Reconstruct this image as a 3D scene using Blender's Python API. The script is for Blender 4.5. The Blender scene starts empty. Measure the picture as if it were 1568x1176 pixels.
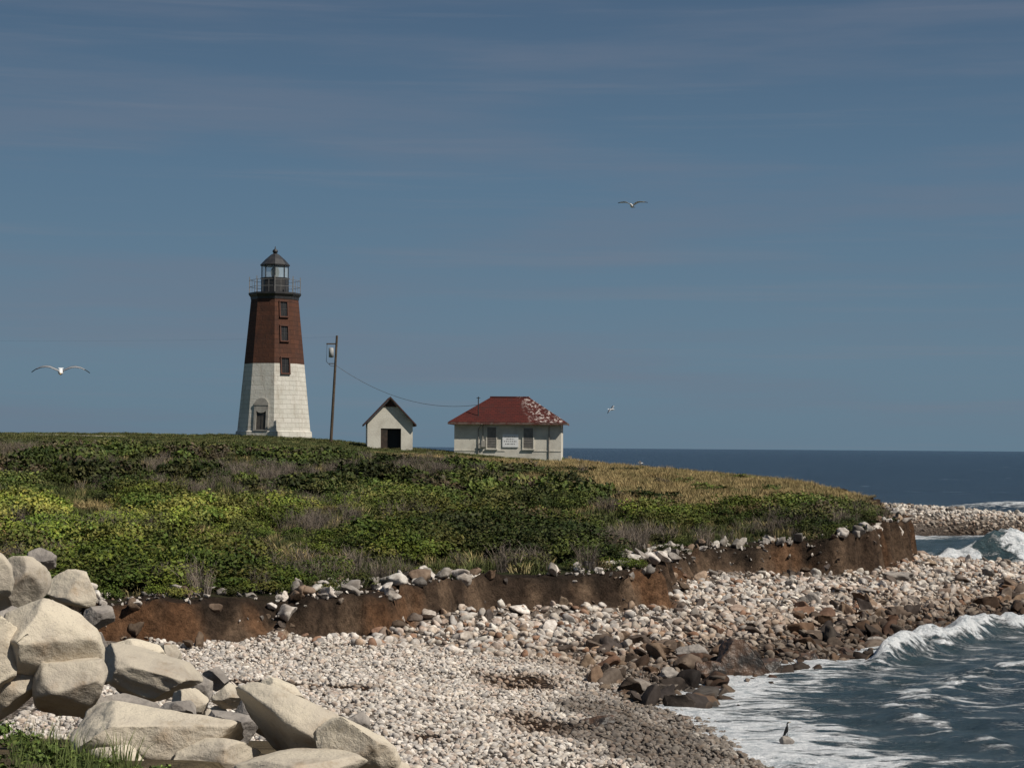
import bpy, math, random
import numpy as np
from mathutils import Vector, Matrix, noise as mnoise
random.seed(7); rng=np.random.default_rng(11)
scene=bpy.context.scene
EYE=6.0; F=2926.0; TH=0.0075
def survey(px,py,Y):
    dx=px-784.; dy=685.1-py; c,s=math.cos(TH),math.sin(TH)
    return Vector((Y*(dx*c-dy*s)/F, Y, EYE+Y*(dx*s+dy*c)/F))
# ---------------------------------------------------------------- camera
cam=bpy.data.cameras.new("camera"); co=bpy.data.objects.new("camera",cam); scene.collection.objects.link(co)
cam.sensor_width=36; cam.lens=F/1568*36; cam.shift_y=(685.1-588)/1568; cam.clip_end=60000; cam.clip_start=.1
co.matrix_world=Matrix.Translation((0,0,EYE))@Matrix.Rotation(math.radians(90),4,'X')@Matrix.Rotation(TH,4,'Z')
scene.camera=co
# ---------------------------------------------------------------- noise
def _h(ix,iy,s):
    v=np.sin(ix*127.1+iy*311.7+s*74.7)*43758.5453
    return v-np.floor(v)
def vn(x,y,s=0):
    ix=np.floor(x); iy=np.floor(y); fx=x-ix; fy=y-iy
    fx=fx*fx*(3-2*fx); fy=fy*fy*(3-2*fy)
    a=_h(ix,iy,s); b=_h(ix+1,iy,s); c=_h(ix,iy+1,s); d=_h(ix+1,iy+1,s)
    return (a*(1-fx)+b*fx)*(1-fy)+(c*(1-fx)+d*fx)*fy
def fbm(x,y,s=0,o=4):
    r=0; a=.5; t=0
    for i in range(o):
        r=r+a*vn(x*2**i+i*17.3,y*2**i-i*9.1,s+i); t+=a; a*=.5
    return r/t
def sst(x,a,b):
    t=np.clip((x-a)/(b-a),0,1); return t*t*(3-2*t)
def sdf(X,Y,poly):
    P=np.array(poly,float); n=len(P); d=np.full(X.shape,1e18); ins=np.zeros(X.shape,bool)
    for i in range(n):
        ax,ay=P[i]; bx,by=P[(i+1)%n]
        ex,ey=bx-ax,by-ay; wx,wy=X-ax,Y-ay
        t=np.clip((wx*ex+wy*ey)/(ex*ex+ey*ey),0,1)
        d=np.minimum(d,(wx-ex*t)**2+(wy-ey*t)**2)
        c=((ay>Y)!=(by>Y))&(X<(bx-ax)*(Y-ay)/((by-ay) if by!=ay else 1e-9)+ax)
        ins^=c
    d=np.sqrt(d); return np.where(ins,d,-d)
SHORE=[(20,-60),(16,0),(11,15),(7.0,26),(5.6,33),(4.7,38),(4.1,40.6),(3.3,44),(3.8,47.3),(6.3,51.5),(8.6,54),(11.4,59),(13.7,63),(18.0,68.3),
 (25,74),(30,81),(30,89),(26.5,93),(24,96),(22.3,101),(21.3,108),(22.0,120),(28,134),(36.5,137),(45,141),(52,149),(47,158),(41,165),(36,180),(30,195),(0,205),(-50,215),(-200,230),(-700,240),(-700,-400),(40,-400)]
BLUFF=[(-10.2,48),(-8.45,48.1),(-6.8,49.4),(-4.95,51),(-3.3,52.5),(-2.3,55),(-1.25,57.3),(1.3,58.6),(3.5,60.6),(4.9,61.5),(5.9,70),(8.1,75.0),(10.8,76.0),(13.2,75.5),(15.8,79.5),(17.6,84.8),
 (19.0,92),(20.5,101),(21,112),(20.5,124),(20,136),(18,150),(15,165),(0,182),(-50,192),(-200,200),(-690,200),(-690,-60),(-60,-60),(-40,0),(-30,28),(-20,41),(-14,46.5)]
CT=[(-10,49.5,2.05),(-5,52.5,2.0),(-2,58,2.1),(1,60,2.0),(4.5,62.5,2.05),(6.5,73,2.05),(9,77,2.1),(13,77.5,2.5),(16,82,2.85),(17.6,87,2.95),
 (0,75,2.55),(0,100,3.5),(0,120,4.15),(0,138,4.75),(-.4,150,5.2),(4.5,150,4.8),(-4,149,5.45),(-9.3,148,5.75),(-9.5,135,5.3),(-8,165,5.6),(0,170,4.8),
 (-20,158,6.75),(-24,152,6.65),(-15,155,6.45),(-20,140,6.1),(-20,120,5.0),(-40,150,6.75),(-40,175,6.7),(-20,175,6.55),(-25,100,4.3),(-17,70,3.0),(-12,50,2.1),(-10,75,2.8),(-12,100,4.0),
 (20.0,105,3.1),(18.5,130,3.75),(12,150,4.0),(15,95,3.0),(12,110,3.55),(8,90,2.9),(8,130,4.3),(10,170,3.6),
 (-100,150,6.6),(-80,80,4.5),(-60,50,3),(-100,20,3.5),(-40,20,2.5),(-100,200,6.4),(-300,100,6),(-300,-50,5)]
def tps():
    C=np.array(CT,float); n=len(C)
    r=np.hypot(C[:,None,0]-C[None,:,0],C[:,None,1]-C[None,:,1])
    K=np.where(r>0,r*r*np.log(r+1e-12),0)+np.eye(n)*6
    A=np.zeros((n+3,n+3)); A[:n,:n]=K; A[:n,n]=1; A[:n,n+1:]=C[:,:2]; A[n,:n]=1; A[n+1:,:n]=C[:,:2].T
    w=np.linalg.solve(A,np.concatenate([C[:,2],[0,0,0]]))
    return C,w
TC,TW=tps()
def plate(X,Y):
    z=TW[-3]+TW[-2]*X+TW[-1]*Y
    for i in range(len(TC)):
        r2=(X-TC[i,0])**2+(Y-TC[i,1])**2
        z=z+TW[i]*.5*r2*np.log(r2+1e-12)
    return np.clip(z,1.6,7.2)
def fields(X,Y):
    X=np.asarray(X,float); Y=np.asarray(Y,float)
    dS=sdf(X,Y,SHORE)+(fbm(X*.35,Y*.35,5)-.5)*1.6
    dP=sdf(X,Y,BLUFF)+(fbm(X*.5,Y*.5,9)-.5)*1.8+(fbm(X*1.7,Y*1.7,19)-.5)*.9
    return dS,dP
def height(X,Y,f=None):
    X=np.asarray(X,float); Y=np.asarray(Y,float)
    dS,dP=fields(X,Y) if f is None else f
    beach=np.where(dS>0,1.02*(1-np.exp(-np.maximum(dS,0)/4.5)),np.maximum(dS*.14,-3))
    beach=beach+(fbm(X*.5,Y*.5,3)-.5)*.28*sst(dS,-1,3)
    beach=beach+.62*np.exp(-((X-29)/8)**2-((Y-152)/12)**2)
    pl=plate(X,Y)+(fbm(X*.25,Y*.25,4)-.5)*.2
    rimh=(fbm(X*.9,Y*.9,29)-.5)*.38
    wdt=.32+.75*sst(fbm(X*.45,Y*.45,35),.42,.72)
    t=np.clip(dP/wdt,0,1)**.8; t=t*.65+.35*sst(t,.3,.7)
    z=beach*(1-t)+np.maximum(pl+rimh*np.exp(-np.maximum(dP,0)/2.5),beach)*t
    g=np.exp(-((dP-.3)/.6)**2)
    z=z+((fbm(X*2.2,Y*2.2,31)-.5)*.42+(vn(X*5,Y*5,36)-.5)*.12)*g
    z=z+.28*np.exp(-((dP+.5)/.55)**2)*sst(fbm(X*.8,Y*.8,33),.35,.75)
    L=1-sst(X,-1.9,-.5)
    zl=4.3-.14*np.clip(Y-10,0,12)-.45*np.maximum(Y-22,0)
    zr=4.3-.32*np.maximum(Y-5,0)
    zb=zl*L+zr*(1-L)+.5*np.exp(-((X+2.9)/.55)**2-((Y-9.2)/.8)**2)
    zb=np.minimum(zb,dS*.7)
    return np.maximum(z,zb)
def H(x,y): return float(height(np.array([x]),np.array([y]))[0])
# ---------------------------------------------------------------- materials
def nn(nt,t,**k):
    n=nt.nodes.new(t)
    for a,b in k.items(): setattr(n,a,b)
    return n
def newmat(name):
    m=bpy.data.materials.new(name); m.use_nodes=True; nt=m.node_tree
    return m,nt,nt.nodes["Principled BSDF"]
def mixc(nt,a,b,fac,mode='MIX'):
    n=nn(nt,'ShaderNodeMix',data_type='RGBA',blend_type=mode)
    for s,v in ((n.inputs[0],fac),(n.inputs[6],a),(n.inputs[7],b)):
        if isinstance(v,bpy.types.NodeSocket): nt.links.new(v,s)
        elif isinstance(v,(int,float)): s.default_value=v
        else: s.default_value=(*v,1)
    return n.outputs[2]
def ramp(nt,src,a,b):
    n=nn(nt,'ShaderNodeMapRange',interpolation_type='SMOOTHSTEP'); n.inputs[1].default_value=a; n.inputs[2].default_value=b
    nt.links.new(src,n.inputs[0]); return n.outputs[0]
def math2(nt,op,a,b,c=None):
    n=nn(nt,'ShaderNodeMath',operation=op)
    for i,v in enumerate((a,b,c)):
        if v is None: continue
        if isinstance(v,bpy.types.NodeSocket): nt.links.new(v,n.inputs[i])
        else: n.inputs[i].default_value=v
    return n.outputs[0]
def noi(nt,scale,detail=5,coord=None,rough=.6):
    n=nn(nt,'ShaderNodeTexNoise'); n.inputs['Scale'].default_value=scale; n.inputs['Detail'].default_value=min(detail,6); n.inputs['Roughness'].default_value=rough
    if coord is not None: nt.links.new(coord,n.inputs['Vector'])
    return n.outputs[0]
def mapping(nt,tc,sc,rot=(0,0,0)):
    mp=nn(nt,'ShaderNodeMapping'); mp.inputs['Scale'].default_value=sc; mp.inputs['Rotation'].default_value=rot; nt.links.new(tc,mp.inputs[0]); return mp.outputs[0]
def mk(name,c1,c2,scale=3,rough=.85,bump=0,bscale=12,attr=None,atype='GEOMETRY',spec=.3,lo=.35,hi=.65,metal=0,det=5):
    m,nt,b=newmat(name); tc=nn(nt,'ShaderNodeTexCoord').outputs['Object']
    col=mixc(nt,c1,c2,ramp(nt,noi(nt,scale,det,tc),lo,hi))
    if attr:
        a=nn(nt,'ShaderNodeAttribute',attribute_name=attr,attribute_type=atype)
        col=mixc(nt,col,a.outputs['Color'],1.0,'MULTIPLY')
    nt.links.new(col,b.inputs['Base Color']); b.inputs['Roughness'].default_value=rough
    b.inputs['Specular IOR Level'].default_value=spec; b.inputs['Metallic'].default_value=metal
    if bump:
        bp=nn(nt,'ShaderNodeBump'); bp.inputs['Strength'].default_value=bump; bp.inputs['Distance'].default_value=.05
        nt.links.new(noi(nt,bscale,det,tc),bp.inputs['Height']); nt.links.new(bp.outputs[0],b.inputs['Normal'])
    return m
# ---------------------------------------------------------------- mesh helpers
def mesh(name,V,Fc,mat=None,smooth=False):
    me=bpy.data.meshes.new(name); me.from_pydata([tuple(map(float,v)) for v in V],[],[tuple(map(int,f)) for f in Fc])
    if mat: me.materials.append(mat)
    if smooth: me.polygons.foreach_set('use_smooth',[True]*len(me.polygons))
    me.update(); return me
def obj(name,me,parent=None,loc=None,rot=None,coll=None):
    o=bpy.data.objects.new(name,me); (coll or scene.collection).objects.link(o)
    if parent: o.parent=parent
    if loc is not None: o.location=loc
    if rot is not None: o.rotation_euler=rot
    return o
def part(p,name,VF,mat,smooth=False,loc=None,rot=None): return obj(name,mesh(name,VF[0],VF[1],mat,smooth),p,loc,rot)
def box(x0,x1,y0,y1,z0,z1):
    V=[(x0,y0,z0),(x1,y0,z0),(x1,y1,z0),(x0,y1,z0),(x0,y0,z1),(x1,y0,z1),(x1,y1,z1),(x0,y1,z1)]
    return V,[(0,3,2,1),(4,5,6,7),(0,1,5,4),(1,2,6,5),(2,3,7,6),(3,0,4,7)]
def merge(*L):
    V=[];Fc=[]
    for v,f in L:
        o=len(V); V+=list(v); Fc+=[tuple(i+o for i in q) for q in f]
    return V,Fc
def rings(R,n=8,off=-math.pi/2,cap=True):
    V=[];Fc=[]
    for z,r in R:
        for k in range(n):
            a=off+2*math.pi*k/n; V.append((r*math.cos(a),r*math.sin(a),z))
    for i in range(len(R)-1):
        for k in range(n):
            a=i*n+k;b=i*n+(k+1)%n; Fc.append((a,b,b+n,a+n))
    if cap: Fc+= [tuple(reversed(range(n))),tuple(range((len(R)-1)*n,len(R)*n))]
    return V,Fc
def tube(P,R,n=8,sq=1.0):
    P=[Vector(p) for p in P]; V=[];Fc=[]
    for i,p in enumerate(P):
        d=(P[min(i+1,len(P)-1)]-P[max(i-1,0)]).normalized()
        u=d.cross(Vector((0,0,1)))
        u=u.normalized() if u.length>1e-3 else Vector((1,0,0))
        w=u.cross(d).normalized()
        for k in range(n):
            a=2*math.pi*k/n; V.append(p+u*math.cos(a)*R[i]+w*math.sin(a)*R[i]*sq)
    for i in range(len(P)-1):
        for k in range(n):
            a=i*n+k;b=i*n+(k+1)%n; Fc.append((a,b,b+n,a+n))
    Fc+=[tuple(reversed(range(n))),tuple(range((len(P)-1)*n,len(P)*n))]
    return V,Fc
def empty(name,loc,rz=0):
    o=bpy.data.objects.new(name,None); scene.collection.objects.link(o); o.location=loc; o.rotation_euler=(0,0,rz); o.empty_display_size=.3; return o
def grid(name,xs,ys,zfun):
    X,Y=np.meshgrid(xs,ys); nx,ny=len(xs),len(ys)
    Z,attrs=zfun(X.ravel(),Y.ravel())
    V=np.stack([X.ravel(),Y.ravel(),Z],1)
    i=np.arange(nx-1)[None,:]+np.arange(ny-1)[:,None]*nx
    Fc=np.stack([i,i+1,i+1+nx,i+nx],-1).reshape(-1,4)
    me=bpy.data.meshes.new(name); me.vertices.add(len(V)); me.vertices.foreach_set('co',V.ravel())
    me.loops.add(Fc.size); me.loops.foreach_set('vertex_index',Fc.ravel().astype(np.int32))
    me.polygons.add(len(Fc)); me.polygons.foreach_set('loop_start',np.arange(0,Fc.size,4,dtype=np.int32))
    me.update(calc_edges=True); me.polygons.foreach_set('use_smooth',[True]*len(Fc))
    for k,v in attrs.items():
        if v.ndim==2:
            a=me.attributes.new(k,'FLOAT_COLOR','POINT'); a.data.foreach_set('color',np.concatenate([v,np.ones((len(v),1))],1).ravel())
        else:
            a=me.attributes.new(k,'FLOAT','POINT'); a.data.foreach_set('value',v)
    me.update(); return obj(name,me)
def graded(lo,hi,st,flo,fhi,g=1.18):
    c=list(np.arange(lo,hi+1e-6,st)); s=st
    while c[-1]<fhi: s*=g; c.append(c[-1]+s)
    s=st
    while c[0]>flo: s*=g; c.insert(0,c[0]-s)
    return np.array(c)
# ---------------------------------------------------------------- ground zones
def zones(X,Y):
    n1=fbm(X*.12,Y*.07,41); n2=fbm(X*.3,Y*.2,42)
    tan=sst(X-2.5+(n2-.5)*6,0,2)*sst(Y-92+(n1-.5)*26-(X-12)*.5+(n2-.5)*12,0,5)
    def g(x,y,sx,sy): return np.exp(-((X-x)/sx)**2-((Y-y)/sy)**2)
    tan=np.maximum(tan,sst(g(2,112,4.5,9)+g(3,132,8,9)*1.2+g(-12,66,2.6,2.2)+g(-8,62,4,1.6)*.9+g(9,90,3,4)*.6+g(-3,140,6,4)+g(-14,58,3,2)*.8+g(0,84,3,3)*.7+g(-17,80,3,3)*.6+(n2-.5)*.9,.42,.62))
    lawn=sst(Y-127-np.clip(X+8,-20,20)*.2+(n2-.5)*8,0,8)*(1-sst(X,-3,2))
    lawn=np.maximum(lawn,sst(Y-139,0,4)*(1-tan))
    return tan,lawn,n1,n2
def lerp(a,b,t): return a*(1-t[:,None])+np.array(b)*t[:,None]
def wetness(X,Y,dS):
    g=lambda x,y,sx,sy:np.exp(-((X-x)/sx)**2-((Y-y)/sy)**2)
    n=fbm(X*.7,Y*.7,61)
    wet=1-sst(dS+(n-.5)*2,.3,3.0)
    dark=sst(g(2.6,36,2.4,5.0)+g(1.8,42,1.3,2.5)*.7+(n-.5)*.6,.45,.8)
    brown=sst(g(.2,44.5,1.8,2.0)*1.0+g(.4,37,1.0,3)*1.0+g(-4.4,40.6,2.1,.45)*1.5+g(-1.5,34.5,.7,.9)*.9+g(4.0,48,3,1.6)*.8+g(9,57,4,1.5)*.5+(n-.5)*.8,.5,.95)
    return wet,dark,brown
def terr(X,Y):
    f=fields(X,Y); Z=height(X,Y,f); dS,dP=f
    tan,lawn,n1,n2=zones(X,Y); n3=fbm(X*1.5,Y*1.5,50)
    wet,dark,brown=wetness(X,Y,dS)
    c=np.tile(np.array([.36,.31,.265]),(len(X),1)); c=c*(.75+.5*n3)[:,None]
    c=lerp(c,(.10,.09,.085),dark); c=lerp(c,(.11,.07,.045),brown); c=lerp(c,(.085,.06,.045),wet)
    v=np.tile(np.array([.035,.042,.016]),(len(X),1)); v=lerp(v,(.21,.16,.08),tan); v=lerp(v,(.066,.086,.028),lawn*(1-tan)); v=v*(.7+.6*n3)[:,None]
    q=sst(fbm(X*1.3,Y*1.3,71),.3,.72)
    soil=np.array([.045,.030,.021])*(1-q[:,None])+np.array([.150,.100,.066])*q[:,None]; soil=lerp(soil,(.15,.070,.032),sst(fbm(X*.6,Y*.6,72),.52,.68)*.6)
    soil=lerp(soil,(.026,.019,.014),sst(dP+(n3-.5)*.8,.22,.6)*.9); soil=lerp(soil,(.055,.034,.022),sst(X,12,16)*.5)
    c=c*(1-sst(dP,-.7,-.2))[:,None]+soil*sst(dP,-.7,-.2)[:,None]
    tv=sst(dP+(n3-.5)*1.2,1.0,1.9); c=c*(1-tv)[:,None]+v*tv[:,None]
    near=(Y<27)&(dS>0)&(Z>1.3); c[near]=np.array([.13,.10,.06])*(.6+.8*n3[near])[:,None]
    rocky=1-sst(dP,-.9,-.3); rocky=np.where(near,.2,rocky)
    return Z,{'tint':c,'rocky':rocky}
xs=graded(-13,27,.18,-700,80); ys=graded(30,106,.18,-300,260)
land=grid("ground",xs,ys,terr)
m,nt,b=newmat("ground_mat"); tc=nn(nt,'ShaderNodeTexCoord').outputs['Object']
a=nn(nt,'ShaderNodeAttribute',attribute_name='tint').outputs['Color']; rk=nn(nt,'ShaderNodeAttribute',attribute_name='rocky').outputs['Fac']
vo=nn(nt,'ShaderNodeTexVoronoi'); vo.inputs['Scale'].default_value=8; nt.links.new(tc,vo.inputs['Vector'])
n=noi(nt,3.5,6,tc,.78)
v=nn(nt,'ShaderNodeMapRange'); v.inputs[3].default_value=.25; v.inputs[4].default_value=1.8; nt.links.new(n,v.inputs[0]); v.inputs[1].default_value=.3; v.inputs[2].default_value=.7
col=mixc(nt,a,v.outputs[0],1.0,'MULTIPLY')
hs=math2(nt,'MULTIPLY',ramp(nt,vo.outputs['Distance'],.1,.6),rk)
col=mixc(nt,col,mixc(nt,col,(.35,.32,.3),1.0,'MULTIPLY'),hs)
nt.links.new(col,b.inputs['Base Color']); b.inputs['Roughness'].default_value=.95; b.inputs['Specular IOR Level'].default_value=.1
bp=nn(nt,'ShaderNodeBump'); bp.inputs['Strength'].default_value=1; bp.inputs['Distance'].default_value=.25
vd=math2(nt,'MULTIPLY',vo.outputs['Distance'],math2(nt,'MULTIPLY',rk,.6))
nt.links.new(math2(nt,'SUBTRACT',noi(nt,3.2,6,tc,.78),vd),bp.inputs['Height']); nt.links.new(bp.outputs[0],b.inputs['Normal'])
land.data.materials.append(m)
# ---------------------------------------------------------------- sea
def seaf(X,Y):
    dS=-sdf(X,Y,SHORE)-(fbm(X*.35,Y*.35,5)-.5)*1.6
    off=sst(dS,0,25); n1=fbm(X*.25,Y*.6,81); n2=fbm(X*.9,Y*1.6,82)
    near=np.exp(-np.maximum(Y-180,0)/120)
    Z=.05+((n1-.5)*.55*(.35+off)+(n2-.5)*.20+.12*np.sin(Y*.55+X*.12+n1*5)*off)*near
    fr=fbm(X*1.7,Y*1.7,86); lo=fbm(X*.45,X*0+3,87)
    yc=102.5+.30*(X-24)+1.6*(fbm(X*.3,X*0,83)-.5)*2; u=Y-yc
    amp=1.35*sst(X,21.5,26.0)*(1-sst(X,70,95))*(.65+.7*lo); prof=np.where(u<0,np.exp(-(u/.8)**2),np.exp(-(u/2.6)**2))
    Z=Z+amp*prof*(.75+.5*fr)
    tum=np.clip(sst(X+(n2-.5)*1.4,26.0,27.0)+ (sst(X+(n2-.5)*1.5,21.8,23.4)-sst(X+(n2-.5)*1.2,24.5,25.3)),0,1)
    Z=Z+tum*.45*(fr-.4)*np.exp(-((u+.6)/1.6)**2)
    foam=np.exp(-np.maximum(dS,0)/1.3)*1.0
    foam=np.maximum(foam,tum*np.where(u<0,np.exp(-(u/1.5)**2),np.exp(-(u/.5)**2))*(.75+.7*fr))
    foam=np.maximum(foam,.66*np.exp(-((u+3.4)/2.8)**2)*sst(X,20,22))
    u2=Y-(188+.15*(X-40)); a2=sst(X,38,44)*(1-sst(X,110,140)); Z=Z+a2*1.0*np.where(u2<0,np.exp(-(u2/1)**2),np.exp(-(u2/3)**2)); foam=np.maximum(foam,a2*np.exp(-((u2+1.0)/2.8)**2)*1.2)
    foam=np.maximum(foam,np.exp(-np.maximum(dS,0)/4.0)*sst(Y,125,130))
    wd=2.0+1.6*(fbm(X*.4,Y*.4,85)-.5)
    w=np.exp(-((dS-wd)/.5)**2)*sst(Y,51,55)*(1-sst(Y,66,70)); Z=Z+.62*w*(.4+1.1*fr)
    foam=np.maximum(foam,1.1*np.exp(-((dS-wd+.4)/1.0)**2)*sst(Y,51,54)*(1-sst(Y,66,72))*(.65+.6*fr))
    w3=np.exp(-((dS-5.5-1.5*(n1-.5))/.6)**2)*(1-sst(Y,62,75)); Z=Z+.25*w3*fr; foam=np.maximum(foam,.62*w3*(.4+.9*fr))
    nearw=(1-sst(Y,50,58)); foam=np.maximum(foam,nearw*np.exp(-np.maximum(dS-1.0,0)/3.0)*(.45+.85*n2))
    foam=np.maximum(foam,.44*(1-sst(dS,6,24))*sst(n1,.25,.6)*(1-sst(Y,110,130)))
    shal=np.exp(-np.maximum(dS,0)/12)*.85
    shal=np.maximum(shal,np.clip(amp*prof*1.2,0,1)*1.0)
    return Z,{'foam':foam,'shal':np.clip(shal,0,1)}
sea=grid("sea",graded(2,44,.22,-30000,30000,1.2),graded(28,125,.22,-2000,45000,1.10),seaf)
m,nt,b=newmat("sea_mat"); tc=nn(nt,'ShaderNodeTexCoord').outputs['Object']
fo=nn(nt,'ShaderNodeAttribute',attribute_name='foam').outputs['Fac']; sh=nn(nt,'ShaderNodeAttribute',attribute_name='shal').outputs['Fac']
mpo=mapping(nt,tc,(.6,1.5,1),(0,0,-.25))
f1=noi(nt,1.8,6,mpo,.75); f2=noi(nt,.55,5,mapping(nt,tc,(.7,1.9,1),(0,0,-.35)),.62)
ridge=math2(nt,'MULTIPLY_ADD',math2(nt,'ABSOLUTE',math2(nt,'SUBTRACT',f2,.5),0),-9.,1.)
ridge=math2(nt,'MAXIMUM',ridge,0.)
fb=noi(nt,.16,6,mapping(nt,tc,(.25,1.0,1)),.75)
s1=math2(nt,'MULTIPLY_ADD',f1,2.3,fo); s1=math2(nt,'MULTIPLY_ADD',math2(nt,'MULTIPLY',ridge,fo),.8,s1)
mask=ramp(nt,s1,1.76,2.14)
caps=math2(nt,'MULTIPLY',ramp(nt,fb,.64,.68),ramp(nt,noi(nt,.5,5,mapping(nt,tc,(.3,1.2,1)),.7),.48,.6))
mx=math2(nt,'MAXIMUM',mask,caps)
deep=mixc(nt,(.004,.011,.024),(.013,.029,.050),ramp(nt,fb,.35,.65))
wc=mixc(nt,deep,(.060,.098,.110),sh)
fcol=mixc(nt,(.84,.85,.86),(.40,.45,.48),ramp(nt,noi(nt,3,5,tc,.7),.42,.72))
col=mixc(nt,wc,fcol,mx)
nt.links.new(col,b.inputs['Base Color']); b.inputs['Specular IOR Level'].default_value=.17
rr=nn(nt,'ShaderNodeMapRange'); rr.inputs[3].default_value=.22; rr.inputs[4].default_value=.9; nt.links.new(mx,rr.inputs[0]); nt.links.new(rr.outputs[0],b.inputs['Roughness'])
bp=nn(nt,'ShaderNodeBump'); bp.inputs['Strength'].default_value=1; bp.inputs['Distance'].default_value=.45
bb=math2(nt,'MULTIPLY_ADD',fb,1.2,f1); bb=math2(nt,'MULTIPLY_ADD',mx,.25,bb)
nt.links.new(bb,bp.inputs['Height']); nt.links.new(bp.outputs[0],b.inputs['Normal'])
sea.data.materials.append(m)
# ---------------------------------------------------------------- rocks
def ico(sub):
    import bmesh
    bm=bmesh.new(); bmesh.ops.create_icosphere(bm,subdivisions=sub,radius=1); bm.verts.ensure_lookup_table()
    V=np.array([v.co[:] for v in bm.verts]); Fc=[tuple(v.index for v in f.verts) for f in bm.faces]; bm.free(); return V,Fc
def rockdata(seed,sub=3,planes=14,dmin=.5,dmax=.85,size=(1,1,.7),n1=.08,n2=.02,soft=.03):
    r=np.random.default_rng(seed); V,Fc=ico(sub); V=V.copy()
    for i in range(planes):
        n=r.normal(size=3); n/=np.linalg.norm(n); d=r.uniform(dmin,dmax)
        e=V@n-d; e=soft*np.logaddexp(0,e/soft); V-=e[:,None]*n
    V/=np.abs(V).max(0)
    if n1 or n2:
        o=Vector((seed*3.1,seed*1.7,0))
        for i in range(len(V)):
            v=Vector(V[i]); k=n1*mnoise.noise(v*1.6+o)+n2*mnoise.fractal(v*3+o,.8,2.,5)
            V[i]*=1+k
    return V*np.array(size),Fc
def boulder(name,px,py,Y,w,h,seed,mat,tilt=0,depth=None,**k):
    c=survey(px,py,Y); s=Y/F/2
    kk=dict(planes=18,dmin=.50,dmax=.84,n1=.05,n2=.034,soft=.007); kk.update(k)
    V,Fc=rockdata(seed,5,size=(w*s,(depth or max(w,h)*.8)*s,h*s),**kk)
    return obj(name,mesh(name,V,Fc,mat,True),None,c,(0,tilt,0))
rm,nt,b=newmat("granite_cream"); tc=nn(nt,'ShaderNodeTexCoord').outputs['Object']
oi=nn(nt,'ShaderNodeObjectInfo').outputs['Random']
cc=mixc(nt,(.62,.545,.425),(.52,.455,.365),ramp(nt,noi(nt,2.2,5,tc),.4,.65)); cc=mixc(nt,cc,(.36,.285,.20),ramp(nt,noi(nt,3,6,tc,.72),.52,.74))
cc=mixc(nt,cc,(.50,.33,.19),ramp(nt,noi(nt,1.3,4,tc),.60,.8)); cc=mixc(nt,cc,mixc(nt,cc,(.72,.72,.74),1.,'MULTIPLY'),oi)
cc=mixc(nt,cc,(.33,.29,.25),math2(nt,'MULTIPLY',ramp(nt,noi(nt,60,3,tc),.56,.7),.7)); nt.links.new(cc,b.inputs['Base Color']); b.inputs['Roughness'].default_value=.9; b.inputs['Specular IOR Level'].default_value=.15
bp=nn(nt,'ShaderNodeBump'); bp.inputs['Strength'].default_value=.8; bp.inputs['Distance'].default_value=.04; nt.links.new(noi(nt,5,6,tc,.75),bp.inputs['Height']); nt.links.new(bp.outputs[0],b.inputs['Normal'])
rg=mk("granite_grey",(.32,.285,.25),(.18,.16,.145),4,.9,.6,14)
B=[(28,893,21,96,118,1,rm,.2),(112,908,23,92,74,2,rm,.1),(62,985,15.2,190,150,3,rm,.75),(118,1048,15.1,130,130,31,rm,.5),(15,1050,15.2,120,120,32,rm,-.2),(238,1030,18,190,80,4,rm,.30),(215,1000,19.5,94,46,5,rm,.3),(262,1003,21,40,34,6,rm,0),
 (245,1130,12.5,280,120,7,rm,.16),(470,1115,12.6,250,110,8,rm,.42),(550,1150,12.2,150,90,28,rm,.35),(408,1095,14.5,100,80,9,rg,.2),(350,1118,14,100,70,10,rg,0),(335,1162,12.3,130,70,11,rm,.1),(355,1068,17,60,45,12,rm,0),(430,1062,16,90,46,26,rm,.3),
 (200,1088,15.5,120,60,13,rg,.2),(268,1090,16.5,70,60,14,rg,-.3),(150,945,22,50,40,15,rg,0),(20,965,19,110,90,16,rg,0),(330,1105,17,60,50,18,rm,0),
 (-30,1000,15,120,160,19,rm,0),(450,1180,11.8,220,80,20,rm,0),(130,1010,19,90,90,21,rg,0),(-40,890,20,120,110,22,rm,0),(300,1060,19,60,60,23,rg,0),(95,985,20,70,70,24,rm,0),
 (330,1040,24,44,40,25,rg,0),(545,1110,15,60,40,27,rg,0),(150,1085,15.4,60,60,29,rg,0),(290,1075,17,60,50,33,rm,.2),(200,1050,18,70,50,34,rg,.2),(185,1165,12,100,60,35,rm,.3),(60,860,26,60,44,36,rg,0),(590,1180,12.5,90,50,38,rm,.3)]
for q in B: boulder("granite_boulder",*q[:3],q[3],q[4],q[5]+100,q[6],q[7])
wetm=mk("wet_rock",(.115,.066,.040),(.032,.027,.023),2.5,.45,1,7,spec=.5)
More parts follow.
